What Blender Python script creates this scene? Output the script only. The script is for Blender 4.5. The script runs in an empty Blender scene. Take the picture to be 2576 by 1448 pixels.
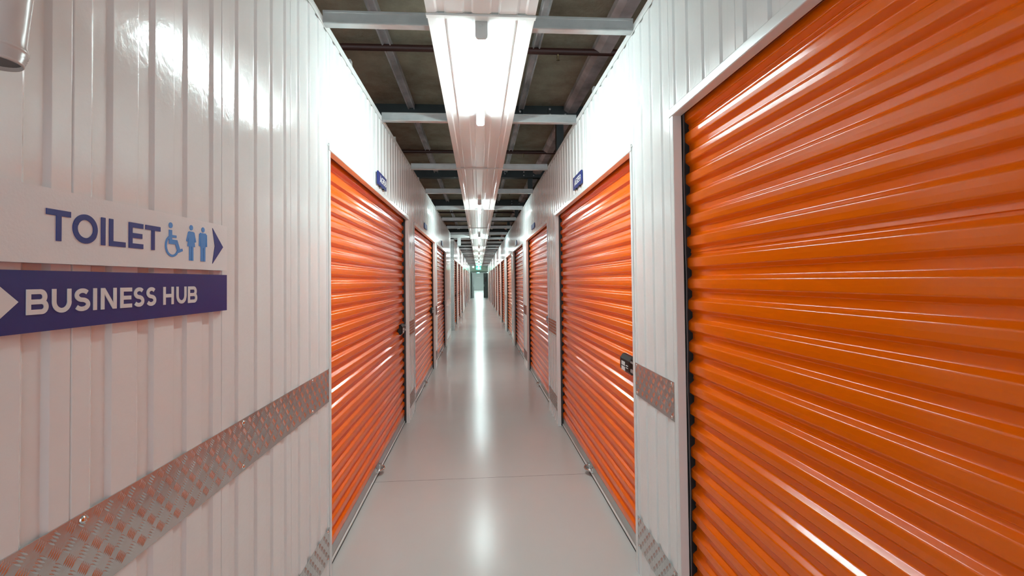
import bpy, math, random
from mathutils import Vector, Matrix
random.seed(4)
C = bpy.context.scene.collection
PI = math.pi

# ------------------------------------------------------------------ camera
S = bpy.context.scene
cd = bpy.data.cameras.new('camera')
cam = bpy.data.objects.new('camera', cd); C.objects.link(cam)
cd.sensor_width = 36.0; cd.lens = 36.0*1200/2576
cd.shift_y = -42.6/2576
cd.clip_start = 0.02; cd.clip_end = 300
fw = Vector((0.06991, 0.99735, 0.02021)); rt = Vector((0.99750, -0.06969, -0.01137)); up = Vector((0.00994, -0.02096, 0.99973))
M3 = Matrix((rt, up, -fw)).transposed()
cam.matrix_world = Matrix.Translation((0, 0, 1.43)) @ M3.to_4x4()
S.camera = cam
# ------------------------------------------------------------------ world, exposure
w = bpy.data.worlds.new('world'); S.world = w; w.use_nodes = True
w.node_tree.nodes['Background'].inputs[0].default_value = (0.84, 0.93, 1.0, 1)
w.node_tree.nodes['Background'].inputs[1].default_value = 0.72
S.view_settings.view_transform = 'Standard'; S.view_settings.look = 'None'
S.view_settings.exposure = 1.65; S.view_settings.gamma = 1.0; S.view_settings.use_curve_mapping = False
TUBE = 34.0          # radiance of the LED battens

# ------------------------------------------------------------------ measured place (metres)
DL, DR = 0.7145, 0.765            # wall faces left / right of the camera line
ZT, ZH = 2.663, 2.066             # wall top, head of the openings
LDOORS = [(2.36, 4.93), (5.40, 7.90), (8.27, 10.60), (14.15, 16.05), (16.80, 18.95), (19.65, 21.70),
          (24.5, 26.6), (27.5, 29.7), (30.5, 32.7), (33.5, 35.7), (36.5, 38.7)]
RDOORS = [(-0.60, 1.80)] + [(2.335+2.925*k, 2.335+2.925*k+2.33) for k in range(0, 12)]
LEND, LSTART = 12.29, 13.95       # the side passage on the left
YEND = 39.9

# ------------------------------------------------------------------ materials
def mat(name, col, rough=0.5, metal=0.0, bump=0.0, bscale=30, var=0.0, vscale=4, spec=0.5, emit=None, estr=0, coat=0, bdist=0.01, rvar=0):
    m = bpy.data.materials.new(name); m.use_nodes = True
    nt = m.node_tree; b = nt.nodes['Principled BSDF']
    b.inputs['Base Color'].default_value = (*col, 1); b.inputs['Roughness'].default_value = rough
    b.inputs['Metallic'].default_value = metal; b.inputs['Specular IOR Level'].default_value = spec
    b.inputs['Coat Weight'].default_value = coat; b.inputs['Coat Roughness'].default_value = 0.08
    tc = nt.nodes.new('ShaderNodeTexCoord')
    if var > 0:
        n = nt.nodes.new('ShaderNodeTexNoise'); n.inputs['Scale'].default_value = vscale; n.inputs['Detail'].default_value = 6
        nt.links.new(tc.outputs['Object'], n.inputs['Vector'])
        r = nt.nodes.new('ShaderNodeMapRange'); r.inputs[1].default_value = 0.3; r.inputs[2].default_value = 0.7
        r.inputs[3].default_value = 1-var; r.inputs[4].default_value = 1+var
        nt.links.new(n.outputs['Fac'], r.inputs[0])
        mx = nt.nodes.new('ShaderNodeVectorMath'); mx.operation = 'SCALE'; mx.inputs[0].default_value = col
        nt.links.new(r.outputs[0], mx.inputs['Scale']); nt.links.new(mx.outputs[0], b.inputs['Base Color'])
        if rvar:
            r2 = nt.nodes.new('ShaderNodeMapRange'); r2.inputs[1].default_value = 0.3; r2.inputs[2].default_value = 0.7
            r2.inputs[3].default_value = rough-rvar; r2.inputs[4].default_value = rough+rvar
            nt.links.new(n.outputs['Fac'], r2.inputs[0]); nt.links.new(r2.outputs[0], b.inputs['Roughness'])
    if bump > 0:
        n2 = nt.nodes.new('ShaderNodeTexNoise'); n2.inputs['Scale'].default_value = bscale; n2.inputs['Detail'].default_value = 3
        nt.links.new(tc.outputs['Object'], n2.inputs['Vector'])
        bp = nt.nodes.new('ShaderNodeBump'); bp.inputs['Strength'].default_value = bump; bp.inputs['Distance'].default_value = bdist
        nt.links.new(n2.outputs['Fac'], bp.inputs['Height']); nt.links.new(bp.outputs[0], b.inputs['Normal'])
    if emit:
        b.inputs['Emission Color'].default_value = (*emit, 1); b.inputs['Emission Strength'].default_value = estr
    return m
WHITE = mat('white_coated_steel', (0.84, 0.865, 0.86), 0.14, bump=0.05, bscale=55, var=0.012, vscale=1.5)
TRIM = mat('white_trim_steel', (0.80, 0.83, 0.82), 0.22)
ORANGE = mat('orange_coated_steel', (0.93, 0.155, 0.001), 0.17, bump=0.02, bscale=30, spec=0.36)
BLACK = mat('black_rubber', (0.012, 0.012, 0.012), 0.6)
STRIP = mat('grey_weather_strip', (0.16, 0.15, 0.15), 0.8)
GALV = mat('galvanised_steel', (0.50, 0.52, 0.52), 0.34, metal=0.6, var=0.08, vscale=14)
RAIL = mat('aluminium_rail', (0.48, 0.50, 0.49), 0.35, metal=0.5)
BEAD = mat('lit_flange_aluminium', (0.80, 0.80, 0.78), 0.3, metal=0.4)  # light on the rail's bottom flange, put into a paler colour
CHROME = mat('chrome', (0.75, 0.75, 0.73), 0.12, metal=1.0)
PLATE = mat('diamond_plate_aluminium', (0.62, 0.65, 0.645), 0.17, metal=0.82, var=0.08, vscale=9, bump=0.05, bscale=25)
GIRDER = mat('dark_green_girder_paint', (0.020, 0.030, 0.030), 0.45, var=0.3, vscale=5)
REDOX = mat('red_oxide_pipe', (0.045, 0.014, 0.010), 0.5)
JOIST = mat('dusty_grey_joist', (0.52, 0.52, 0.53), 0.45, var=0.5, vscale=3.5)
SIGNW = mat('sign_white', (0.80, 0.80, 0.80), 0.55, bump=0.05, bscale=200)
NAVY = mat('sign_navy', (0.012, 0.026, 0.18), 0.45)
NAVYL = mat('navy_lettering', (0.018, 0.042, 0.23), 0.5)
SKY = mat('light_blue_pictogram', (0.085, 0.30, 0.70), 0.5)
LETW = mat('white_lettering', (0.78, 0.77, 0.76), 0.5)
LOCKB = mat('lock_black_plastic', (0.010, 0.011, 0.010), 0.42, spec=0.3)
LOCKG = mat('lock_grey_metal', (0.42, 0.43, 0.43), 0.35, metal=0.6)
KEYW = mat('keypad_white', (0.8, 0.8, 0.78), 0.4)
PVC = mat('fitting_warm_white', (0.62, 0.58, 0.55), 0.25)
CAP = mat('batten_grey_cap', (0.62, 0.64, 0.64), 0.35)
LED = mat('led_diffuser', (0.9, 0.9, 0.9), 0.4, emit=(0.80, 1.0, 1.0), estr=TUBE)
EXITG = mat('exit_green', (0.0, 0.35, 0.2), 0.4, emit=(0.02, 0.9, 0.55), estr=1.6)
EXITW = mat('exit_white', (0.9, 0.95, 0.9), 0.4, emit=(0.8, 1.0, 0.92), estr=2.0)
ENDW = mat('painted_end_wall', (0.60, 0.62, 0.60), 0.5)
DARKD = mat('charcoal_door', (0.035, 0.036, 0.036), 0.3)
BRASS = mat('brass', (0.22, 0.17, 0.09), 0.35, metal=0.9)

def floor_mat():
    m = mat('pale_grey_epoxy', (0.60, 0.60, 0.58), 0.225, var=0.022, vscale=1.3, rvar=0.008, bump=0.02, bscale=60, bdist=0.004)
    nt = m.node_tree; b = nt.nodes['Principled BSDF']
    b.inputs['Specular IOR Level'].default_value = 0.42
    src = b.inputs['Base Color'].links[0].from_socket
    g = nt.nodes.new('ShaderNodeNewGeometry'); sp = nt.nodes.new('ShaderNodeSeparateXYZ'); nt.links.new(g.outputs['Position'], sp.inputs[0])
    last = None
    for yj in (3.506,):
        a = nt.nodes.new('ShaderNodeMath'); a.operation = 'SUBTRACT'; a.inputs[1].default_value = yj; nt.links.new(sp.outputs['Y'], a.inputs[0])
        n = nt.nodes.new('ShaderNodeTexNoise'); n.inputs['Scale'].default_value = 9; nt.links.new(g.outputs['Position'], n.inputs['Vector'])
        k = nt.nodes.new('ShaderNodeMath'); k.operation = 'MULTIPLY_ADD'; k.inputs[1].default_value = 0.006; nt.links.new(n.outputs['Fac'], k.inputs[0]); nt.links.new(a.outputs[0], k.inputs[2])
        a2 = nt.nodes.new('ShaderNodeMath'); a2.operation = 'SUBTRACT'; a2.inputs[1].default_value = 0.003; nt.links.new(k.outputs[0], a2.inputs[0])
        ab = nt.nodes.new('ShaderNodeMath'); ab.operation = 'ABSOLUTE'; nt.links.new(a2.outputs[0], ab.inputs[0])
        c = nt.nodes.new('ShaderNodeMath'); c.operation = 'LESS_THAN'; c.inputs[1].default_value = 0.0017; nt.links.new(ab.outputs[0], c.inputs[0])
        last = c
    mx = nt.nodes.new('ShaderNodeMix'); mx.data_type = 'RGBA'; mx.inputs['B'].default_value = (0.10, 0.095, 0.085, 1)
    nt.links.new(last.outputs[0], mx.inputs['Factor']); nt.links.new(src, mx.inputs['A']); nt.links.new(mx.outputs['Result'], b.inputs['Base Color'])
    return m
def slab_mat():
    m = mat('stained_concrete_soffit', (0.16, 0.148, 0.105), 0.8, bump=0.4, bscale=40)
    nt = m.node_tree; b = nt.nodes['Principled BSDF']
    tc = nt.nodes.new('ShaderNodeTexCoord')
    n = nt.nodes.new('ShaderNodeTexNoise'); n.inputs['Scale'].default_value = 1.1; n.inputs['Detail'].default_value = 8; n.inputs['Roughness'].default_value = 0.7
    nt.links.new(tc.outputs['Object'], n.inputs['Vector'])
    cr = nt.nodes.new('ShaderNodeValToRGB'); e = cr.color_ramp.elements
    e[0].position = 0.32; e[0].color = (0.17, 0.13, 0.085, 1); e[1].position = 0.66; e[1].color = (0.46, 0.44, 0.33, 1)
    nt.links.new(n.outputs['Fac'], cr.inputs[0]); nt.links.new(cr.outputs[0], b.inputs['Base Color'])
    return m
FLOOR = floor_mat(); SLAB = slab_mat()

# ------------------------------------------------------------------ mesh helpers
class MB:
    def __init__(s): s.v = []; s.f = []; s.smooth = []
    def add(s, vs, fs, smooth=False):
        o = len(s.v); s.v += [tuple(p) for p in vs]
        for f in fs: s.f.append(tuple(i+o for i in f)); s.smooth.append(smooth)
    def box(s, x0, x1, y0, y1, z0, z1):
        x0, x1 = min(x0, x1), max(x0, x1); y0, y1 = min(y0, y1), max(y0, y1)
        s.add([(x0,y0,z0),(x1,y0,z0),(x1,y1,z0),(x0,y1,z0),(x0,y0,z1),(x1,y0,z1),(x1,y1,z1),(x0,y1,z1)],
              [(0,3,2,1),(4,5,6,7),(0,1,5,4),(1,2,6,5),(2,3,7,6),(3,0,4,7)])
    def strip(s, prof, fn, t0, t1, smooth=True, closed=False):   # extrude a 2-D profile: fn((a,b),t) -> xyz
        n = len(prof); vs = [fn(p, t0) for p in prof]+[fn(p, t1) for p in prof]
        fs = [(i, i+1, n+i+1, n+i) for i in range(n-1)]
        if closed: fs.append((n-1, 0, n, 2*n-1))
        s.add(vs, fs, smooth)
        if closed: s.add(vs, [tuple(range(n)), tuple(range(2*n-1, n-1, -1))])
    def tube(s, p0, p1, r0, r1=None, n=20, caps=True):
        r1 = r0 if r1 is None else r1
        p0, p1 = Vector(p0), Vector(p1); d = (p1-p0).normalized()
        a = d.orthogonal().normalized(); b = d.cross(a)
        vs = [p0+(a*math.cos(2*PI*i/n)+b*math.sin(2*PI*i/n))*r0 for i in range(n)]+[p1+(a*math.cos(2*PI*i/n)+b*math.sin(2*PI*i/n))*r1 for i in range(n)]
        s.add(vs, [(i, (i+1) % n, n+(i+1) % n, n+i) for i in range(n)], True)
        if caps: s.add(vs, [tuple(range(n-1, -1, -1)), tuple(range(n, 2*n))])
    def lathe(s, p0, d, prof, n=24):     # prof: (distance along d, radius)
        p0 = Vector(p0); d = Vector(d).normalized(); a = d.orthogonal().normalized(); b = d.cross(a)
        vs = [p0+d*t+(a*math.cos(2*PI*i/n)+b*math.sin(2*PI*i/n))*r for t, r in prof for i in range(n)]
        fs = [(k*n+i, k*n+(i+1) % n, (k+1)*n+(i+1) % n, (k+1)*n+i) for k in range(len(prof)-1) for i in range(n)]
        s.add(vs, fs, True)
    def build(s, name, m, parent=None):
        me = bpy.data.meshes.new(name); me.from_pydata(s.v, [], s.f); me.materials.append(m)
        me.polygons.foreach_set('use_smooth', s.smooth); me.update()
        import bmesh
        bm = bmesh.new(); bm.from_mesh(me); bmesh.ops.recalc_face_normals(bm, faces=bm.faces) if any(len(f) for f in s.f) else None
        bm.to_mesh(me); bm.free()
        o = bpy.data.objects.new(name, me); C.objects.link(o)
        if parent: o.parent = parent; o.matrix_parent_inverse = parent.matrix_world.inverted() if False else Matrix.Translation(-parent.location)
        return o
def tag(o, label, cat, group=None, kind=None):
    if label: o['label'] = label
    if cat: o['category'] = cat
    if group: o['group'] = group
    if kind: o['kind'] = kind
    return o
def thing(name, loc, label, cat, group=None):
    o = bpy.data.objects.new(name, None); C.objects.link(o); o.location = loc; o.empty_display_size = 0.1
    return tag(o, label, cat, group)
def struct(name, mb, m, label=None):
    o = mb.build(name, m); o['kind'] = 'structure'
    if label: o['label'] = label; o['category'] = name.split('_')[0]
    return o
def rounded(pts, r, n=4, sup=0.0012):
    out = [pts[0]]
    for i in range(1, len(pts)-1):
        p = Vector(pts[i]); a = Vector(pts[i-1])-p; b = Vector(pts[i+1])-p
        la, lb = a.length, b.length; a.normalize(); b.normalize()
        ang = a.angle(b); t = min(r/math.tan(ang/2) if ang > 0.01 else r, la*0.4, lb*0.4)
        q0, q1 = p+a*t, p+b*t
        if la*0.5 > t+sup: out.append(tuple(q0+a*sup))
        for k in range(n+1):
            u = k/n; out.append(tuple(q0*(1-u)**2+p*2*u*(1-u)+q1*u*u))
        if lb*0.5 > t+sup: out.append(tuple(q1+b*sup))
    out.append(pts[-1]); return out

# side helper: s=-1 left wall, s=+1 right wall; depth measured into the wall
def X(s, depth): return s*((DL if s < 0 else DR)+depth)

# ------------------------------------------------------------------ wall sheets
PAN = 0.491
GROOVES = [(0.041, 0.093), (0.162, 0.214), (0.281, 0.333), (0.397, 0.449)]
PHASE = {-1: 0.401, 1: 0.367}
def sheet_profile(y0, y1, phase):
    base = []
    k0 = math.floor((y0-phase)/PAN)-1; k1 = math.ceil((y1-phase)/PAN)+1
    for k in range(k0, k1):
        b = phase+k*PAN
        base += [(b-0.0018, 0), (b, 0.0035), (b+0.0018, 0)]
        for g0, g1 in GROOVES:
            base += [(b+g0, 0), (b+g0+0.0095, 0.0064), (b+g1-0.0095, 0.0064), (b+g1, 0)]
    pts = rounded(base, 0.0022, 3)
    out = []
    def lerp(a, b, y): t = (y-a[0])/(b[0]-a[0]+1e-12); return (y, a[1]+t*(b[1]-a[1]))
    for a, b in zip(pts, pts[1:]):
        if b[0] <= y0 or a[0] >= y1: continue
        if a[0] < y0: a = lerp(a, b, y0)
        e = lerp(a, b, y1) if b[0] > y1 else b
        if not out: out.append(a)
        out.append(e)
    return out
def sheet(mb, s, y0, y1, z0, z1):
    if y1-y0 < 0.005: return
    mb.strip(sheet_profile(y0, y1, PHASE[s]), lambda p, z: (X(s, p[1]), p[0], z), z0, z1)

def wall(s, y0, y1, doors):
    mb = MB(); y = y0
    ds = [d for d in doors if d[1] > y0 and d[0] < y1]
    for a, b in ds:
        sheet(mb, s, y, a, 0, ZT); sheet(mb, s, max(a, y0), b, ZH, ZT); y = b
    sheet(mb, s, y, y1, 0, ZT)
    return mb
o = struct('wall_left', wall(-1, -3.0, LEND, LDOORS), WHITE)
o = struct('wall_left', wall(-1, LSTART, YEND, LDOORS), WHITE)
o = struct('wall_right', wall(1, -3.0, YEND, RDOORS), WHITE)
# returns of the side passage
mb = MB(); mb.box(-3.6, -DL-0.006, LEND-0.012, LEND, 0, ZT); mb.box(-3.6, -DL-0.006, LSTART, LSTART+0.012, 0, ZT); mb.box(-3.62, -3.6, LEND-0.012, LSTART+0.012, 0, ZT)
struct('wall_passage', mb, WHITE)
# capping trims along the wall tops
n = 1
for s, a, b in ((-1, -3.0, LEND), (-1, LSTART, YEND), (1, -3.0, YEND)):
    mb = MB()
    prof = [(-0.0035, ZT-0.030), (-0.0035, ZT+0.006), (0.055, ZT+0.006), (0.055, ZT+0.003), (-0.001, ZT+0.003), (-0.001, ZT-0.030)]
    mb.strip(prof, lambda p, y: (X(s, p[0]), y, p[1]), a, b, smooth=False, closed=True)
    struct('trim_%d' % n, mb, TRIM); n += 1

# ------------------------------------------------------------------ floor, slab, end
mb = MB(); mb.box(-5, 5, -5, 76, -0.1, 0); struct('floor', mb, FLOOR)
mb = MB(); mb.box(-5, 5, -1.3, YEND, 3.35, 3.6); struct('ceiling', mb, SLAB)
mb = MB(); mb.box(-5.1, -5, -1.3, YEND, 0, 3.6); struct('wall_closure_left', mb, SLAB)  # unseen side closures, added to shut world light out above the units
mb = MB(); mb.box(5, 5.1, -1.3, YEND, 0, 3.6); struct('wall_closure_right', mb, SLAB)
mb = MB(); OX0, OX1, OZ = -0.60, 0.80, 2.16
mb.box(-5, OX0, YEND, YEND+0.15, 0, 3.6); mb.box(OX1, 5, YEND, YEND+0.15, 0, 3.6); mb.box(OX0, OX1, YEND, YEND+0.15, OZ, 3.6)
struct('wall_end', mb, ENDW)
mb = MB(); 
for a, b in ((OX0-0.05, OX0), (OX1, OX1+0.05)): mb.box(a, b, YEND-0.02, YEND+0.17, 0, OZ+0.05)
mb.box(OX0, OX1, YEND-0.02, YEND+0.17, OZ, OZ+0.05)
struct('trim_4', mb, DARKD)
# room beyond
mb = MB(); mb.box(-1.1, 1.25, 75, 75.1, 0, 3.0); struct('wall_back', mb, ENDW)
mb = MB(); mb.box(-1.2, -1.1, YEND+0.15, 75, 0, 3.0); struct('wall_back_left', mb, ENDW)
mb = MB(); mb.box(1.25, 1.35, YEND+0.15, 75, 0, 3.0); struct('wall_back_right', mb, ENDW)
mb = MB(); mb.box(-1.2, 1.35, YEND+0.15, 75.1, 3.0, 3.1); struct('ceiling', mb, ENDW)

# ------------------------------------------------------------------ roller shutters
PIT = 0.0815
def curtain_profile(z0=0.082, z1=2.24):
    base = []; seams = []
    lo = 1.476-PIT*18          # lower edge of a crest
    k = 0; z = lo
    base.append((0.064, z0)); 
    zz = lo
    while zz < z1:
        if zz > z0+0.004:
            base += [(0.0665, zz-0.0130), (0.050, zz)]
            base += [(0.0493, zz+0.0165), (0.050, zz+0.033), (0.0665, zz+0.0460)]
            # every sixth valley holds a lapped seam
            if round((zz-1.476)/PIT) % 6 == 0:
                base += [(0.0665, zz+0.0535), (0.0640, zz+0.0545)]
            
        zz += PIT
    base = [b for b in base if b[1] >= z0-1e-6]
    base[0] = (base[1][0], z0)
    out = [base[0]]
    for b in base[1:]:
        if b[1] > out[-1][1]+1e-5: out.append(b)
    return rounded(out, 0.0075, 6, 0.0008)
CURT = curtain_profile()
ordn = ['first', 'second', 'third', 'fourth', 'fifth', 'sixth', 'seventh', 'eighth', 'ninth', 'tenth', 'eleventh', 'twelfth']
def lock(s, y, z, parent, lab):
    # body is a chamfered box whose face looks into the corridor; y = end furthest from the jamb, d = direction to the jamb
    d = -1 if s > 0 else 1
    mb = MB()
    def P(a, t, zz): return (X(s, t), y+d*a, z+zz)      # a along towards jamb, t depth
    prof = [(0.060, -0.048), (0.034, -0.048), (0.018, -0.030), (0.018, 0.026), (0.034, 0.048), (0.060, 0.048)]
    rings = [(0.0, 0.8, 0.008), (0.012, 1.0, 0), (0.165, 1.0, 0), (0.180, 0.82, 0.006)]
    vs = []; 
    for a, sc, inn in rings: vs += [P(a, t+inn*(1 if t < 0.05 else 0), zz*sc) for t, zz in prof]
    n = len(prof)
    mb.add(vs, [(k*n+i, k*n+(i+1) % n, (k+1)*n+(i+1) % n, (k+1)*n+i) for k in range(len(rings)-1) for i in range(n)])
    mb.add(vs, [tuple(range(n)), tuple(range(4*n-1, 3*n-1, -1))])
    # rear barrel that runs to the jamb
    mb.box(X(s, 0.026), X(s, 0.058), y+d*0.175, y+d*0.27, z-0.034, z+0.040)
    L = mb.build('keypad_lock', LOCKB, parent); L['label'] = lab
    k = MB()
    for i in range(3):
        for j in range(2):
            a = 0.040+i*0.022; zz = 0.010-j*0.027
            k.box(X(s, 0.0165), X(s, 0.0185), y+d*a, y+d*(a+0.016), z+zz-0.018, z+zz+0.003)
    sub(k.build('keypad', KEYW), L)
    b = MB(); b.box(X(s, 0.020), X(s, 0.030), y+d*0.185, y+d*0.262, z-0.026, z-0.010); b.box(X(s, 0.020), X(s, 0.030), y+d*0.185, y+d*0.262, z+0.022, z+0.030)
    sub(b.build('metal_bar', LOCKG), L)
    t = MB()
    for i in range(2): t.box(X(s, 0.0165), X(s, 0.0185), y+d*0.118, y+d*0.150, z-0.004-i*0.012, z+0.000-i*0.012)
    sub(t.build('status_light', LETW), L)
def sub(o, parent):
    o.parent = parent
    off = Vector((0, 0, 0)); q = parent
    while q: off += q.matrix_parent_inverse.translation*-1 if q.parent else Vector((0,0,0)); q = q.parent
    # every ancestor below the root sits at the root's offset, so world coordinates need no inverse here
    return o
def shutter(s, y0, y1, label, has_lock, group, detail=True, handle=True):
    R = thing('roller_shutter', (X(s, 0.05), (y0+y1)/2, 0), label, 'roller shutter', group)
    mb = MB()
    a, b = y0-0.012, y1+0.012
    mb.strip(CURT, lambda p, y: (X(s, p[0]), y, p[1]), a, b)
    mb.build('curtain', ORANGE, R)
    # bottom rail and its rubber
    mb = MB(); prof = rounded([(0.066, 0.086), (0.050, 0.086), (0.050, 0.032), (0.047, 0.028), (0.047, 0.020), (0.066, 0.020)], 0.002, 2)
    mb.strip(prof, lambda p, y: (X(s, p[0]), y, p[1]), y0+0.004, y1-0.004, closed=True); mb.build('bottom_rail', RAIL, R)
    mb = MB(); mb.tube((X(s, 0.046), y0+0.004, 0.0175), (X(s, 0.046), y1-0.004, 0.0175), 0.0065, n=10); mb.build('rail_bead', BEAD, R)
    mb = MB(); mb.box(X(s, 0.043), X(s, 0.064), y0+0.002, y1-0.002, 0.0, 0.012); mb.build('floor_seal', BLACK, R)
    # white surround: jambs and head, an angle each
    def angle(name, fn, t0, t1):
        mb = MB(); prof = rounded([(0.0, 0.030), (-0.004, 0.030), (-0.004, 0.0), (0.030, 0.0), (0.030, 0.0015), (0.0, 0.0015)], 0.003, 3)
        mb.strip(prof, fn, t0, t1, closed=True); return mb.build(name, TRIM, R)
    angle('jamb_trim', lambda p, z: (X(s, p[0]), y0-p[1], z), 0, ZH)
    angle('jamb_trim', lambda p, z: (X(s, p[0]), y1+p[1], z), 0, ZH)
    mb = MB(); prof = rounded([(0.0, 0.034), (-0.007, 0.034), (-0.007, 0.0), (0.030, 0.0), (0.030, 0.0015), (0.0, 0.0015)], 0.004, 3)
    mb.strip(prof, lambda p, y: (X(s, p[0]), y, ZH+p[1]), y0-0.030, y1+0.030, closed=True); mb.build('head_trim', TRIM, R)
    # guides: black channel, furry weather strip
    for yy, d in ((y0, -1), (y1, 1)):
        mb = MB(); mb.box(X(s, 0.031), X(s, 0.10), yy+d*0.016, yy+d*0.030, 0, 2.24); mb.box(X(s, 0.072), X(s, 0.10), yy-d*0.03, yy+d*0.016, 0, 2.24)
        mb.build('side_guide', BLACK, R)
        if detail:
            mb = MB(); pr = [(0.0385, 0), (0.0385, 0.010), (0.0425, 0.010), (0.0425, 0)]
            N = 60; vs = []; 
            for i in range(N+1):
                z = 0.02+i*(2.14/N); wv = 0.0013*math.sin(z*9+yy)+0.0008*math.sin(z*23)
                vs += [(X(s, p[0]+wv), yy+d*(0.016-p[1]-0.002), z) for p in pr]
            mb.add(vs, [(k*4+i, k*4+(i+1) % 4, k*4+4+(i+1) % 4, k*4+4+i) for k in range(N) for i in range(4)], True)
            mb.build('weather_strip', STRIP, R)
    # screws at the head corners
    if detail:
        for yy in (y0-0.034, y1+0.034):
            mb = MB(); mb.lathe((X(s, 0.0), yy, ZH+0.022), (-s, 0, 0), [(0, 0.0055), (0.003, 0.0055), (0.005, 0.0035), (0.0055, 0.0)], 12)
            mb.build('screw', TRIM, R)
    if handle:
        yc = (y0+y1)/2+0.0
        mb = MB()
        for dy in (-0.055, 0.055): mb.box(X(s, 0.048), X(s, 0.030), yc+dy-0.003, yc+dy+0.003, 0.030, 0.062); mb.box(X(s, 0.050), X(s, 0.047), yc+dy-0.012, yc+dy+0.012, 0.026, 0.072)
        N = 14; path = [(0.042-0.042*math.sin(PI*i/N), yc-0.050*math.cos(PI*i/N)) for i in range(N+1)]
        for (d0, ya), (d1, yb) in zip(path, path[1:]): mb.tube((X(s, d0), ya, 0.046), (X(s, d1), yb, 0.046), 0.0055, n=10)
        N = 12; vs = []
        for i in range(N+1):
            t = PI*i/N; vs += [(X(s, 0.04-0.040*math.sin(t)), yc-0.046*math.cos(t), 0.034), (X(s, 0.04-0.040*math.sin(t)), yc-0.046*math.cos(t), 0.046)]
        mb.add(vs, [(2*i, 2*i+1, 2*i+3, 2*i+2) for i in range(N)], True); mb.add(vs, [tuple(2*i for i in range(N+1))])
        mb.build('lift_handle', CHROME, R)
    if has_lock:
        yl = y0+0.30 if s > 0 else y1-0.30
        lock(s, yl, 0.972, R, 'black electronic lock with white keypad')
    return R
def add_shutters():
    g = 'orange roller shutters along the aisle'
    shutter(1, *RDOORS[0], 'large orange roller shutter filling the right foreground', False, g, handle=True)
    shutter(1, *RDOORS[1], 'orange roller shutter beneath the blue AG159 plate, black keypad lock at its edge', True, g)
    shutter(-1, *LDOORS[0], 'orange roller shutter beneath the blue AG158 plate, just past the long left wall', True, g)
    for i in range(1, 3): shutter(-1, *LDOORS[i], 'orange roller shutter, %s along the left wall, before the side passage' % ordn[i], True, g)
    for i in range(3, len(LDOORS)): shutter(-1, *LDOORS[i], 'distant orange roller shutter, %s past the side passage on the left' % ordn[i-3], i in (3, 4), g, detail=False, handle=i < 6)
    for i in range(2, len(RDOORS)): shutter(1, *RDOORS[i], 'orange roller shutter, %s beyond the AG159 one on the right wall' % ordn[i-2], i in (2, 4, 5), g, detail=i < 5, handle=i < 8)
add_shutters()

# ------------------------------------------------------------------ diamond-plate kick strips
def lens(mb, c, ax, ay, nrm, l, wd, h):
    pts = []
    for t, k in ((-1, 0), (-0.5, 0.8), (0, 1), (0.5, 0.8), (1, 0)):
        pts.append((t, k))
    base = [c-ax*l/2]; vs = []
    up_ = [c+ax*(l/2*t)+ay*(wd/2*k) for t, k in pts[1:4]]; dn = [c+ax*(l/2*t)-ay*(wd/2*k) for t, k in pts[1:4]]
    tp = [c+ax*(l/2*t)+nrm*(h*k) for t, k in pts[1:4]]
    vs = [c-ax*l/2]+up_+[c+ax*l/2]+dn+tp     # 0 end, 1-3 up, 4 end, 5-7 down, 8-10 top
    mb.add(vs, [(0,1,8),(1,2,9,8),(2,3,10,9),(3,4,10),(0,8,5),(5,8,9,6),(6,9,10,7),(7,10,4)], True)
def kick(s, y0, y1, z0, z1, label, group, bars=True, screws=()):
    R = thing('kick_strip', (X(s, 0), (y0+y1)/2, z0), label, 'kick strip', group)
    mb = MB(); mb.box(X(s, -0.0005), X(s, -0.0028), y0, y1, z0, z1)
    if bars:
        g = 0.0295; nrm = Vector((-s, 0, 0)); j = 0
        ny = int((y1-y0)/g)+1; nz = int((z1-z0)/g)+1
        for i in range(ny):
            for j in range(nz):
                cy = y0+0.014+i*g; cz = z1-0.012-j*g
                a = PI/4 if (i+j) % 2 == 0 else -PI/4
                ax = Vector((0, math.cos(a), math.sin(a))); ay = Vector((0, -math.sin(a), math.cos(a)))
                for k in range(-2, 3):
                    c = Vector((X(s, -0.0028), cy, cz))+ay*(k*0.0052)+ax*0
                    l = 0.021
                    e = abs(ax.z)*l/2
                    if c.z+e > z1-0.0005 or c.z-e < z0+0.0005 or c.y+e > y1 or c.y-e < y0: continue
                    lens(mb, c, ax, ay, nrm, l, 0.0042, 0.0019)
    mb.build('plate', PLATE, R)
    for yy in screws:
        for zz in (z0+0.012, z1-0.012):
            m2 = MB(); m2.lathe((X(s, -0.0028), yy, zz), (-s, 0, 0), [(0, 0.0075), (0.0015, 0.0072), (0.004, 0.0045), (0.005, 0.0012), (0.0042, 0.0)], 16)
            m2.build('screw', CHROME, R)
ZK = [(0.868, 1.023, 'waist-high'), (0.132, 0.281, 'low')]
gk = 'diamond plate kick strips'
kick(-1, -0.6, 2.325, *ZK[0][:2], 'long waist-high diamond plate strip below the business hub sign', gk, screws=(0.30, 0.915, 1.50, 2.10))
kick(-1, -0.6, 2.325, *ZK[1][:2], 'long low diamond plate strip near the floor, left foreground', gk, screws=(2.30,))
kick(1, 1.835, 2.300, *ZK[0][:2], 'waist-high diamond plate strip between the foreground shutter and the AG159 shutter', gk, screws=(1.86, 2.28))
kick(1, 1.835, 2.300, *ZK[1][:2], 'low diamond plate strip between the foreground shutter and the AG159 shutter', gk, screws=(1.86, 2.28))
pierL = [(LDOORS[0][1], LDOORS[1][0]), (LDOORS[1][1], LDOORS[2][0]), (LDOORS[2][1], LEND-0.03), (LDOORS[3][1], LDOORS[4][0]), (LDOORS[4][1], LDOORS[5][0])]
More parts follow.
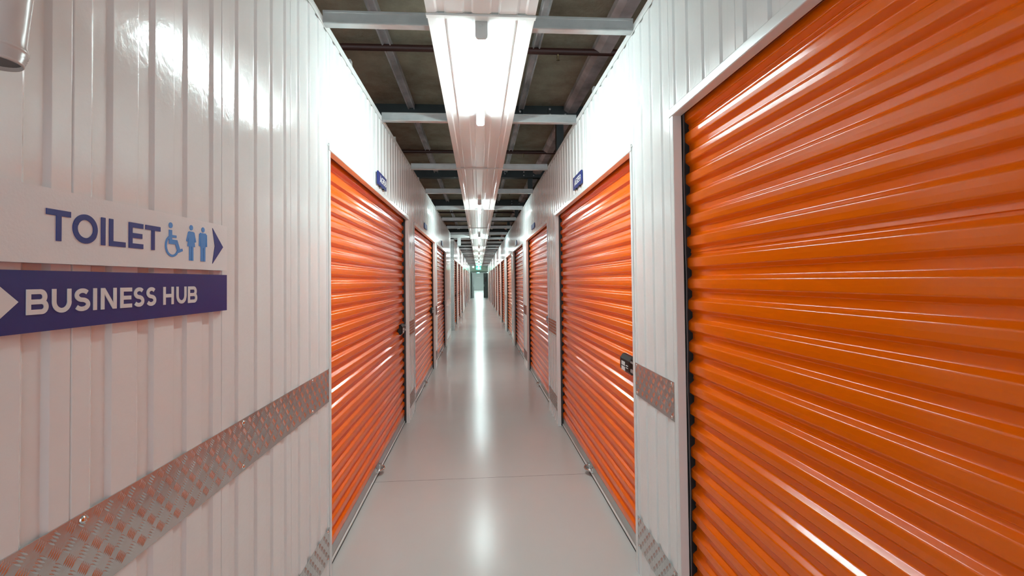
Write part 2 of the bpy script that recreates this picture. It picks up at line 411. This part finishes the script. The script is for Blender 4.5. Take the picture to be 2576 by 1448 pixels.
for i, (a, b) in enumerate(pierL):
    for z0, z1, nm in ZK:
        if i == 2 and nm != 'low' and False: continue
        kick(-1, a+0.035, b-0.035, z0, z1, '%s diamond plate patch on the %s pier after the AG158 shutter' % (nm, ordn[i]), gk, bars=i < 2)
for i in range(1, 6):
    a, b = RDOORS[i][1], RDOORS[i+1][0]
    for z0, z1, nm in ZK:
        kick(1, a+0.035, b-0.035, z0, z1, '%s diamond plate patch on the %s pier after the AG159 shutter' % (nm, ordn[i-1]), gk, bars=i < 3)
# full-height corner guard at the far side of the passage
R = thing('corner_guard', (-0.76, LSTART, 0), 'full-height diamond plate guard on the corner past the side passage', 'corner guard')
mb = MB(); mb.box(-0.80, -DL+0.004, LSTART-0.004, LSTART-0.001, 0, 2.60); mb.box(-DL+0.001, -DL+0.004, LSTART-0.004, LSTART+0.10, 0, 2.60)
for i in range(3):
    for j in range(86):
        a = PI/4 if (i+j) % 2 == 0 else -PI/4
        ax = Vector((math.cos(a), 0, math.sin(a))); ay = Vector((-math.sin(a), 0, math.cos(a)))
        for k in range(-2, 3): lens(mb, Vector((-0.782+i*0.030, LSTART-0.004, 0.03+j*0.030))+ay*(k*0.0052), ax, ay, Vector((0, -1, 0)), 0.021, 0.004, 0.0015)
mb.build('plate', PLATE, R)

# ------------------------------------------------------------------ lettering
def ribbon(mb, path, t, fn, h=0.0012, closed=False):
    P = [Vector(p) for p in path]; n = len(P); L = []; Rr = []
    for i in range(n):
        if closed: a, b = P[i-1], P[(i+1) % n]
        else: a, b = P[max(i-1, 0)], P[min(i+1, n-1)]
        d0 = (P[i]-a).normalized() if (P[i]-a).length > 1e-9 else (b-P[i]).normalized()
        d1 = (b-P[i]).normalized() if (b-P[i]).length > 1e-9 else d0
        n0 = Vector((-d0.y, d0.x)); n1 = Vector((-d1.y, d1.x)); m = (n0+n1)
        m = m.normalized() if m.length > 1e-6 else n0
        k = min(1/max(m.dot(n1), 0.3), 2.2)
        L.append(P[i]+m*t/2*k); Rr.append(P[i]-m*t/2*k)
    m_ = n if closed else n-1
    for i in range(m_):
        j = (i+1) % n
        poly(mb, [L[i], L[j], Rr[j], Rr[i]], fn, h)
def poly(mb, pts, fn, h=0.0012):
    h += (len(mb.f) % 97)*0.000004          # overlapping strokes never share one plane
    n = len(pts); vs = [fn(p[0], p[1], h) for p in pts]+[fn(p[0], p[1], -0.0002) for p in pts]
    mb.add(vs, [tuple(range(n))]+[(i, n+i, n+(i+1) % n, (i+1) % n) for i in range(n)])
def arc(cx, cy, rx, ry, a0, a1, n=16): return [(cx+rx*math.cos(math.radians(a0+(a1-a0)*i/n)), cy+ry*math.sin(math.radians(a0+(a1-a0)*i/n))) for i in range(n+1)]
def glyph(mb, ch, x0, x1, z0, z1, t, fn):      # letter filling the box, stroke t
    h = t/2; a, b, c, d = x0+h, x1-h, z0+h, z1-h; zm = (z0+z1)/2; xm = (x0+x1)/2; W, H = b-a, d-c
    rb = lambda p, closed=False: ribbon(mb, p, t, fn, closed=closed)
    if ch == 'T': rb([(x0, d), (x1, d)]); rb([(xm, z0), (xm, d)])
    elif ch == 'I': rb([(xm, z0), (xm, z1)])
    elif ch == 'L': rb([(a, z1), (a, c), (x1, c)])
    elif ch == 'E': rb([(x1, d), (a, d), (a, c), (x1, c)]); rb([(a, zm), (x1-t*0.3, zm)])
    elif ch == 'O': rb(arc(xm, zm, W/2, H/2, 0, 360, 40)[:-1], True)
    elif ch == 'H': rb([(a, z0), (a, z1)]); rb([(b, z0), (b, z1)]); rb([(a, zm), (b, zm)])
    elif ch == 'N': rb([(a, z0), (a, z1)]); rb([(b, z0), (b, z1)]); poly(mb, [(x0, z1), (x0+t*1.15, z1), (x1, z0), (x1-t*1.15, z0)], fn)
    elif ch == 'U': rb([(a, z1), (a, c+W*0.5)]+arc(xm, c+W*0.5, W/2, W/2, 180, 360, 18)+[(b, z1)])
    elif ch == 'B':
        r1 = (d-zm)/2; r2 = (zm-c)/2
        rb([(a, z0), (a, z1)]); rb([(a, d), (b-r1-W*0.08, d)]+arc(b-r1-W*0.08, (d+zm)/2, r1, r1, 90, -90)+[(a, zm)])
        rb([(a, zm), (b-r2, zm)]+arc(b-r2, (c+zm)/2, r2, r2, 90, -90)+[(a, c)])
    elif ch == 'S':
        r = H/4
        rb(arc(xm+W*0.02, d-r, W*0.47, r, 35, 180, 14)+arc(xm+W*0.02, d-r, W*0.47, r, 180, 262, 8)[1:]+arc(xm-W*0.02, c+r, W*0.50, r, 82, 0, 8)+arc(xm-W*0.02, c+r, W*0.50, r, 0, -148, 14)[1:])
    elif ch == 'A': rb([(x0+h, z0), (xm, z1-h*0.6), (x1-h, z0)]); rb([(a+W*0.22, z0+H*0.32), (b-W*0.22, z0+H*0.32)])
    elif ch == 'G': rb(arc(xm, zm, W/2, H/2, 48, 330, 28)+[(b, zm-H*0.05), (xm+W*0.1, zm-H*0.05)])
    elif ch == '1': rb([(x0, d), (xm+h, d), (xm+h, z0)])
    elif ch == '5': rb([(b, d), (a+W*0.12, d), (a+W*0.05, zm+H*0.06), (xm, zm+H*0.08)]+arc(xm, c+H*0.29, W*0.5, H*0.29, 85, -150, 18))
    elif ch == '8': rb(arc(xm, d-H*0.23, W*0.43, H*0.23, 0, 360, 24)[:-1], True); rb(arc(xm, c+H*0.27, W*0.5, H*0.27, 0, 360, 24)[:-1], True)
    elif ch == '9': rb(arc(xm, d-H*0.3, W*0.5, H*0.3, 0, 360, 24)[:-1], True); rb(arc(xm-W*0.05, zm, W*0.55, H*0.5, 20, -120, 18))

# direction signs on the left wall
SX = -DL+0.013
def fl(y, z, h): return (SX+h, y, z)
def plate(y0, y1, z0, z1, xf, th, m, name, parent=None):
    mb = MB(); mb.box(xf-th, xf, y0, y1, z0, z1); return mb.build(name, m, parent)
R = thing('direction_sign', (SX, 0.95, 1.467), 'white toilet sign with blue lettering, pictograms and arrow', 'sign', 'direction signs on the left wall')
plate(0.45, 1.385, 1.467, 1.591, SX, 0.012, SIGNW, 'sign_board', R)
mb = MB()
for ch, a, b in (('T', .825, .872), ('O', .876, .930), ('I', .938, .949), ('L', .958, 1.0), ('E', 1.009, 1.050), ('T', 1.057, 1.104)):
    glyph(mb, ch, a, b, 1.505, 1.557, 0.0098, fl)
tag(mb.build('lettering', NAVYL, R), 'navy lettering reading TOILET', None)
mb = MB(); poly(mb, [(1.311, 1.578), (1.363, 1.531), (1.323, 1.531)], fl); poly(mb, [(1.311, 1.484), (1.323, 1.531), (1.363, 1.531)], fl)
mb.build('arrow', NAVYL, R)
# wheelchair
mb = MB()
poly(mb, arc(1.1395, 1.5655, 0.0065, 0.0065, 0, 360, 20)[:-1], fl)
ribbon(mb, [(1.139, 1.555), (1.139, 1.528), (1.160, 1.528), (1.171, 1.506)], 0.0105, fl)
ribbon(mb, [(1.139, 1.541), (1.160, 1.541)], 0.0055, fl)
ribbon(mb, [(1.168, 1.507), (1.183, 1.512)], 0.006, fl)
ribbon(mb, arc(1.1455, 1.5185, 0.0225, 0.0225, 122, 345, 26), 0.005, fl)
mb.build('wheelchair_pictogram', SKY, R)
mb = MB(); c = 1.218
poly(mb, arc(c, 1.5685, 0.0065, 0.0065, 0, 360, 20)[:-1], fl)
poly(mb, [(c-0.009, 1.559), (c+0.009, 1.559), (c+0.015, 1.522), (c-0.015, 1.522)], fl)
ribbon(mb, [(c-0.010, 1.557), (c-0.0175, 1.534)], 0.0048, fl); ribbon(mb, [(c+0.010, 1.557), (c+0.0175, 1.534)], 0.0048, fl)
ribbon(mb, [(c-0.0045, 1.522), (c-0.0045, 1.488)], 0.007, fl); ribbon(mb, [(c+0.0045, 1.522), (c+0.0045, 1.488)], 0.007, fl)
mb.build('woman_pictogram', SKY, R)
mb = MB(); c = 1.268
poly(mb, arc(c, 1.5685, 0.0065, 0.0065, 0, 360, 20)[:-1], fl)
poly(mb, [(c-0.013, 1.560), (c+0.013, 1.560), (c+0.0105, 1.522), (c-0.0105, 1.522)], fl)
ribbon(mb, [(c-0.0145, 1.557), (c-0.0155, 1.526)], 0.0045, fl); ribbon(mb, [(c+0.0145, 1.557), (c+0.0155, 1.526)], 0.0045, fl)
ribbon(mb, [(c-0.0053, 1.524), (c-0.0053, 1.488)], 0.0085, fl); ribbon(mb, [(c+0.0053, 1.524), (c+0.0053, 1.488)], 0.0085, fl)
mb.build('man_pictogram', SKY, R)
R = thing('direction_sign', (SX, 0.95, 1.357), 'navy business hub sign with white lettering and arrow', 'sign', 'direction signs on the left wall')
plate(0.45, 1.385, 1.357, 1.455, SX, 0.012, NAVY, 'sign_board', R)
mb = MB()
for ch, a, b in (('B', .792, .830), ('U', .837, .874), ('S', .880, .914), ('I', .9205, .930), ('N', .939, .977), ('E', .987, 1.018), ('S', 1.023, 1.054), ('S', 1.060, 1.091), ('H', 1.115, 1.151), ('U', 1.161, 1.199), ('B', 1.205, 1.242)):
    if ch == 'H': tag(mb.build('lettering', LETW, R), 'white lettering reading BUSINESS', None); mb = MB()
    glyph(mb, ch, a, b, 1.3850, 1.4250, 0.0078, fl)
tag(mb.build('lettering', LETW, R), 'white lettering reading HUB', None)
mb = MB(); poly(mb, [(0.60, 1.452), (0.724, 1.452), (0.779, 1.406), (0.724, 1.360), (0.60, 1.360)], fl); mb.build('arrow', LETW, R)

# unit number plates above the shutters
def unit_sign(s, y0, y1, z0, z1, text, label):
    xf = X(s, -0.014)
    R = thing('unit_plate', (xf, (y0+y1)/2, z0), label, 'unit number plate', 'blue unit number plates')
    mb = MB(); mb.box(X(s, -0.004), xf, y0, y1, z0, z1); mb.build('plate', NAVY, R)
    if text:
        mb = MB()
        for yy in (y0+0.09, y1-0.09): mb.box(X(s, 0.0), X(s, -0.014), yy-0.010, yy+0.010, z0-0.008, z0)
        mb.build('bracket', GIRDER, R)
        rd = -s        # reading direction along y
        ys = y0 if rd > 0 else y1
        fn = lambda a, z, h: (xf-s*h, ys+rd*a, z)
        wd = y1-y0; mb = MB(); pos = [('A', .18, .36), ('G', .375, .55), ('1', .555, .61)]
        pos += [(text[3], .635, .775), (text[4], .79, .945)]
        for ch, a, b in pos: glyph(mb, ch, a*wd, b*wd, z0+0.024, z0+0.072, 0.0085, fn)
        mb.build('lettering', LETW, R)
unit_sign(-1, 3.417, 3.716, 2.126, 2.220, 'AG158', 'blue plate reading AG158 above the left shutter')
unit_sign(1, 3.41, 3.71, 2.134, 2.231, 'AG159', 'blue plate reading AG159 above the right shutter')
unit_sign(-1, 6.33, 6.63, 2.138, 2.206, None, 'small blue number plate above the second left shutter')
unit_sign(1, 6.36, 6.71, 2.146, 2.209, None, 'small blue number plate above the second shutter on the right')
unit_sign(-1, 9.30, 9.60, 2.13, 2.22, None, 'small distant number plate above the third left shutter')
unit_sign(1, 9.39, 9.70, 2.14, 2.23, None, 'small distant number plate above the third shutter on the right')

# ------------------------------------------------------------------ lit soffit: ribbed panels and battens
TX = 0.024; TW = 0.245; TZ = 2.628
def soffit(y0, y1, label):
    R = thing('soffit_panel', (TX, (y0+y1)/2, TZ), label, 'ceiling panel', 'ribbed white panels under the lights')
    mb = MB(); base = [(-TW, 0.0065), (-TW, 0)]
    for c in (-0.181, -0.060, 0.060, 0.181): base += [(c-0.024, 0), (c-0.0155, 0.006), (c+0.0155, 0.006), (c+0.024, 0)]
    base += [(TW, 0), (TW, 0.0065)]
    mb.strip(rounded(base, 0.002, 3), lambda p, y: (TX+p[0], y, TZ+p[1]), y0+0.001, y1-0.001)
    mb.build('ribbed_sheet', WHITE, R)
    mb = MB(); mb.box(TX-TW-0.003, TX+TW+0.003, y0+0.002, y0+0.040, TZ-0.004, TZ-0.0005); mb.box(TX-TW-0.003, TX+TW+0.003, y0+0.002, y0+0.006, TZ-0.010, TZ-0.004); mb.build('joint_strip', TRIM, R)
ys = [-3.75, -0.80, 2.12, 5.05, 7.95, 10.75, 13.45, 16.3, 19.2, 22.1, 25.0, 27.9, 30.8, 33.7, 36.6, 39.5]
for i, (a, b) in enumerate(zip(ys, ys[1:])):
    lab = 'white ribbed ceiling panel nearest the camera, ending at the first joint' if i == 1 else \
          ('white ribbed ceiling panel behind the camera' if i == 0 else 'white ribbed ceiling panel, %s after the first joint' % (ordn+['thirteenth', 'fourteenth'])[i-2])
    soffit(a, b, lab)
def batten(y0, y1, label):
    R = thing('led_batten', (TX, (y0+y1)/2, TZ), label, 'light', 'led battens along the aisle')
    def cup(w_, h0, h, r, n=6):      # U-shaped section hanging from h0 down to h
        return [(-w_, -h0), (-w_, -h+r)]+[(-w_+r-r*math.cos(PI/2*i/n), -h+r-r*math.sin(PI/2*i/n)) for i in range(1, n+1)]+[(w_-r+r*math.sin(PI/2*i/n), -h+r-r*math.cos(PI/2*i/n)) for i in range(1, n+1)]+[(w_, -h0)]
    f = lambda p, y: (TX+p[0], y, TZ+p[1])
    mb = MB(); mb.box(TX-0.026, TX+0.026, y0+0.014, y1-0.012, TZ-0.052, TZ-0.0006); mb.build('housing', TRIM, R)
    mb = MB(); mb.strip(cup(0.027, 0.052, 0.078, 0.024), f, y0+0.014, y1-0.012, closed=True); mb.build('diffuser', LED, R)
    mb = MB(); mb.strip(cup(0.0285, 0.0006, 0.081, 0.016), f, y0, y0+0.014, closed=True)
    mb.build('end_cap', CAP, R)
    mb = MB(); mb.lathe((TX, y0, TZ-0.020), (0, -1, 0), [(0, 0.0100), (0.0012, 0.0095), (0.0012, 0.0085), (0.0002, 0.0080), (0.0002, 0.0)], 24); mb.build('cap_button', CAP, R)
    mb = MB(); mb.strip(cup(0.0285, 0.0006, 0.081, 0.016), f, y1-0.012, y1, closed=True); mb.build('end_cap', CAP, R)
for i, (a, b) in enumerate([(2.18, 3.43), (7.02, 7.91), (12.2, 13.40), (16.5, 17.75), (20.4, 21.65), (25.1, 26.35), (29.4, 30.6), (34.2, 35.45), (37.4, 38.2)]):  # the last batten is added to light the end wall
    lab = 'large glowing led batten overhead, nearest of the row' if i == 0 else 'glowing led batten, %s in the row along the aisle' % ordn[i]
    batten(a, b, lab)

# ------------------------------------------------------------------ galvanised cross channels
def channel(y, label):
    for_ = MB(); prof = rounded([(0.0, 0.010), (0.012, 0.0095), (0.012, 0.0), (-0.002, 0.0), (-0.002, 0.064), (0.012, 0.064), (0.012, 0.054)], 0.002, 2)
    pr = [(0.012, 0.0), (0.040, 0.0), (0.040, 0.003), (0.003, 0.003), (0.003, 0.061), (0.040, 0.061), (0.040, 0.064), (0.0, 0.064), (-0.003, 0.061), (-0.003, 0.052), (0.0, 0.050), (0.0, 0.014), (-0.003, 0.012), (-0.003, 0.003), (0.0, 0.0)]
    for_.strip(pr, lambda p, x: (x, y+p[0], 2.636+p[1]), -DL+0.003, DR-0.003, smooth=False, closed=True)
    o = for_.build('cross_channel', GALV); tag(o, label, 'steel channel', 'galvanised channels spanning the aisle')
cy = [2.25, 3.60, 5.15, 6.55]+[8.05+1.45*k for k in range(0, 22)]
for i, y in enumerate(cy):
    lab = ['galvanised channel across the aisle beside the first batten, nearest the camera', 'galvanised channel across the aisle just past the first batten',
           'third galvanised channel across the aisle, under a dark girder', 'fourth galvanised channel across the aisle'][i] if i < 4 else \
          ('galvanised channel across the aisle, %s from the camera' % (ordn[i] if i < 12 else 'far down and too small to tell apart'.replace('far down and ', '')) if i < 12 else 'tiny galvanised channel spanning the far end of the aisle')
    if i >= 12: lab = 'thin galvanised channel spanning the far end of the aisle'
    channel(y, lab)

# ------------------------------------------------------------------ above: girders, pipes, joists, columns
for i in range(12):
    y = 5.18+3.03*i
    mb = MB(); mb.box(-4.9, 4.9, y, y+0.014, 3.21, 3.3495); mb.box(-4.9, 4.9, y-0.06, y+0.074, 3.205, 3.217)
    R = thing('steel_joist_girder', (0, y, 3.2), 'dark green girder above the aisle, %s from the camera' % ordn[i], 'girder', 'dark girders under the slab')
    mb.build('flanged_bar', GIRDER, R)
    if i < 4:
        mb = MB(); mb.box(0.50, 0.512, y-0.05, y, 3.217, 3.345); mb.build('stiffener', GIRDER, R); mb = MB(); mb.box(0.78, 1.0, y-0.012, y-0.002, 3.218, 3.345); mb.build('splice_plate', GIRDER, R)
        for px, pz in ((0.80, 3.25), (0.80, 3.31), (0.97, 3.25), (0.97, 3.31), (0.47, 3.28)):
            mb = MB(); mb.lathe((px, y-0.002, pz), (0, -1, 0), [(0, 0.013), (0.018, 0.013), (0.018, 0.0)], 8); mb.build('bolt', GALV, R)
        mb = MB(); mb.box(0.875, 0.955, y+0.02, y+0.10, 0.0, 3.204)
        tag(mb.build('steel_post', GIRDER), 'dark steel post behind the right wall under the %s girder' % ordn[i], 'post', 'dark posts behind the right wall')
for i in range(11):
    y = 3.80+3.035*i
    R = thing('sprinkler_pipe', (0, y, 3.29), 'dark red sprinkler pipe across the ceiling, %s from the camera' % ordn[i], 'pipe', 'sprinkler pipes')
    mb = MB(); mb.tube((-4.5, y, 3.285), (4.5, y, 3.285), 0.026, n=16); mb.build('pipe', REDOX, R)
    if i < 5:
        mb = MB(); xs = 0.66; mb.lathe((xs, y, 3.262), (0, 0, -1), [(0, 0.009), (0.016, 0.009), (0.018, 0.006), (0.022, 0.004), (0.045, 0.003)], 12)
        for d in (-1, 1): mb.tube((xs+d*0.006, y, 3.246), (xs+d*0.010, y, 3.232), 0.0016, n=6); mb.tube((xs+d*0.010, y, 3.232), (xs, y, 3.214), 0.0016, n=6)
        mb.lathe((xs, y, 3.214), (0, 0, -1), [(0, 0.0), (0, 0.014), (0.0015, 0.014), (0.0015, 0.0)], 14)
        mb.build('sprinkler_head', BRASS, R)
for xa, xb, nm, lab in ((-0.742, -0.672, 0, 'grey joist running along the ceiling left of the light panel'), (0.452, 0.512, 0, 'grey joist running along the ceiling close right of the light panel')):
    mb = MB(); y = -1.0
    prof = rounded([(xa, 3.35), (xa, 3.292), (xa+0.010, 3.292), (xa+0.016, 3.310), (xb-0.016, 3.310), (xb-0.010, 3.292), (xb, 3.292), (xb, 3.35)], 0.002, 2)
    mb.strip(prof, lambda p, yy: (p[0], yy, p[1]), -1.3, YEND, smooth=False); 
    tag(mb.build('roof_batten', JOIST), lab, 'joist', 'grey joists under the slab')
mb = MB(); mb.strip([(0.955, 3.35), (0.955, 3.30), (1.00, 3.27), (1.09, 3.27), (1.09, 3.35)], lambda p, yy: (p[0], yy, p[1]), -1.3, YEND, smooth=False)
tag(mb.build('roof_batten', JOIST), 'wide grey joist along the ceiling above the right wall', 'joist', 'grey joists under the slab')

# small brackets on the wall tops
for s, y in ((-1, 2.78), (-1, 4.25), (-1, 5.9), (-1, 7.4), (-1, 8.9), (1, 3.1)):
    mb = MB(); mb.box(X(s, 0.004), X(s, 0.045), y-0.02, y+0.02, ZT+0.0062, ZT+0.045)
    tag(mb.build('wall_clip', GALV), 'small grey clip on top of the %s wall' % ('left' if s < 0 else 'right'), 'clip', 'clips on top of the left wall' if s < 0 else None)

# bracket in the side passage
R = thing('ceiling_bracket', (-0.5, 12.9, 2.4), 'white T-shaped bracket hanging at the side passage on the left', 'bracket')
mb = MB(); mb.box(-2.6, TX-TW-0.01, 12.86, 12.95, 2.60, 2.69); mb.build('crossbar', TRIM, R)
mb = MB(); mb.box(-0.56, -0.47, 12.88, 12.93, 2.39, 2.60); mb.build('dropper', TRIM, R)

# ------------------------------------------------------------------ far end fittings
R = thing('exit_sign', (0.0, 38.6, 2.5), 'green illuminated exit sign hanging at the end of the aisle', 'exit sign')
def exit_sign(R, x, y, z, k):
    mb = MB(); mb.box(x-0.19*k, x+0.19*k, y, y+0.05, z, z+0.25*k); mb.build('housing', EXITG, R)
    fn = lambda a, b, h: (x+a*k, y-h, z+b*k)
    mb = MB(); poly(mb, [(-0.05, 0.03), (0.07, 0.03), (0.07, 0.22), (-0.05, 0.22)], fn, 0.004)
    mb.build('door_pictogram', EXITW, R)
    mb = MB(); poly(mb, arc(0.03, 0.185, 0.018, 0.018, 0, 360, 12)[:-1], fn, 0.008); ribbon(mb, [(0.02, 0.16), (0.0, 0.10), (0.03, 0.075), (0.025, 0.04)], 0.024, fn, 0.008); ribbon(mb, [(0.0, 0.10), (-0.025, 0.07), (-0.045, 0.07)], 0.02, fn, 0.008); ribbon(mb, [(0.045, 0.13), (0.02, 0.15), (-0.02, 0.13)], 0.014, fn, 0.008)
    mb.build('running_figure', EXITG, R)
    mb = MB(); poly(mb, [(-0.17, 0.12), (-0.12, 0.17), (-0.12, 0.07)], fn, 0.004); poly(mb, [(0.17, 0.12), (0.12, 0.07), (0.12, 0.17)], fn, 0.004); mb.build('arrow', EXITW, R)
exit_sign(R, 0.0, 38.6, 2.35, 1.0)
mb = MB(); mb.tube((0.0, 38.62, 2.60), (0.0, 38.62, 2.6235), 0.008, n=8); mb.build('hanger', TRIM, R)
R = thing('exit_sign', (-0.05, 60, 2.35), 'small green exit sign seen through the far doorway', 'exit sign')
exit_sign(R, -0.05, 60, 2.42, 0.9)
mb = MB(); mb.tube((-0.05, 60.02, 2.63), (-0.05, 60.02, 3.0), 0.008, n=8); mb.build('hanger', TRIM, R)
R = thing('wall_box', (0.45, YEND, 2.5), 'white box mounted high on the end wall right of the exit sign', 'wall box')
mb = MB(); pr = rounded([(0.33, 2.70), (0.33, 2.52), (0.58, 2.52), (0.58, 2.78), (0.33, 2.78), (0.33, 2.70)], 0.02, 3); mb.strip(pr, lambda p, y: (p[0], y, p[1]), YEND-0.11, YEND-0.001, smooth=False, closed=True); mb.build('casing', TRIM, R)
mb = MB(); mb.box(0.37, 0.54, YEND-0.115, YEND-0.11, 2.57, 2.73); mb.build('grille', ENDW, R)
mb = MB(); mb.box(-0.47, -0.41, YEND-0.05, YEND-0.001, 2.56, 2.80); tag(mb.build('wall_lamp', EXITW), 'small white lamp high on the end wall left of the exit sign', 'lamp')
# dark open doors in the lobby beyond
for (xa, ya), (xb, yb), lab in (((-0.575, 40.12), (-0.42, 40.92), 'left'), ((0.775, 40.12), (0.44, 40.86), 'right')):
    R = thing('fire_door_leaf', (xa, ya, 0), 'dark charcoal door leaf standing open on the %s of the far doorway' % lab, 'door leaf')
    d = Vector((xb-xa, yb-ya, 0)).normalized(); q = Vector((-d.y, d.x, 0))*0.022
    def slab(mb, t0, t1, z0, z1, k0, k1):
        A, B = Vector((xa, ya, 0)), d*0.82
        c = [A+B*t0+q*k0, A+B*t1+q*k0, A+B*t1+q*k1, A+B*t0+q*k1]
        mb.add([(*p.xy, z0) for p in c]+[(*p.xy, z1) for p in c], [(0,3,2,1),(4,5,6,7),(0,1,5,4),(1,2,6,5),(2,3,7,6),(3,0,4,7)])
    mb = MB(); slab(mb, 0, 1, 0.01, 2.10, -1, 1); mb.build('panel', DARKD, R)
    k = (-1.2, -1) if xa < 0 else (1, 1.2)
    mb = MB(); slab(mb, 0.82, 0.95, 0.95, 1.15, *k); mb.build('push_plate', GALV, R)
    if xa > 0:
        mb = MB(); slab(mb, 0.35, 0.75, 1.35, 1.75, *k); tag(mb.build('notice', REDOX, R), 'dark red notice board', None)
R = thing('lobby_fill', (0.2, 52, 2.95), 'added fill light in the room beyond the far doorway', 'light')
for yy in (45, 52, 60.5, 68):  # glowing strips added to brighten the far room
    mb = MB(); mb.box(0.02, 0.16, yy, yy+2.5, 2.93, 2.99); mb.build('diffuser', LED, R)
mb = MB(); mb.box(-0.35, 0.25, 74.97, 75, 1.92, 2.00); tag(mb.build('wall_notice', LETW), 'pale strip notice on the farthest back wall', 'notice')

# ------------------------------------------------------------------ unidentified fitting at the top left
R = thing('wall_fitting', (-0.662, 0.69, 1.90), 'white cylindrical fitting with ribbed collar at the top left edge', 'fitting')
p0 = Vector((-0.662, 0.6975, 1.738)); d = Vector((0.02, 0.035, 1)).normalized()
mb = MB(); mb.lathe(p0, d, [(0.006, 0.0), (0.006, 0.0275), (0.0, 0.0285), (0.0015, 0.0300), (0.004, 0.0305), (0.005, 0.0295), (0.0075, 0.0315), (0.0085, 0.0305), (0.011, 0.0325), (0.012, 0.0315), (0.015, 0.0335), (0.016, 0.0325), (0.019, 0.0345), (0.022, 0.0345), (0.024, 0.0330)], 48)
mb.build('ribbed_collar', PVC, R)
mb = MB(); mb.lathe(p0, d, [(0.024, 0.0330), (0.030, 0.0315), (0.05, 0.0320), (0.10, 0.0345), (0.26, 0.0365), (0.262, 0.0)], 48); mb.build('body', PVC, R)
mb = MB(); mb.lathe(p0, d, [(0.0055, 0.0), (0.0055, 0.0272)], 32); mb.build('opening', STRIP, R)
mb = MB(); pts = [(0.034, 0.050), (0.050, 0.078), (0.050, 0.105), (0.030, 0.112)]
vs = []
for t, th in ((-0.006, 0), (0.006, 0)):
    for a, b in ((0.028, 0.045), (0.0375, 0.056), (0.0405, 0.075), (0.0425, 0.104), (0.030, 0.110)):
        q = p0+d*b+Vector((0, 1, 0))*a*0.98+Vector((1, 0, 0))*t; vs.append(q)
mb.add(vs, [(0, 1, 2, 3, 4), (9, 8, 7, 6, 5)]+[(i, (i+1) % 5, 5+(i+1) % 5, 5+i) for i in range(5)]); mb.build('hinge_lug', PVC, R)
mb = MB(); mb.box(-DL, -0.69, 0.665, 0.715, 1.93, 1.99); mb.build('wall_mount', PVC, R)
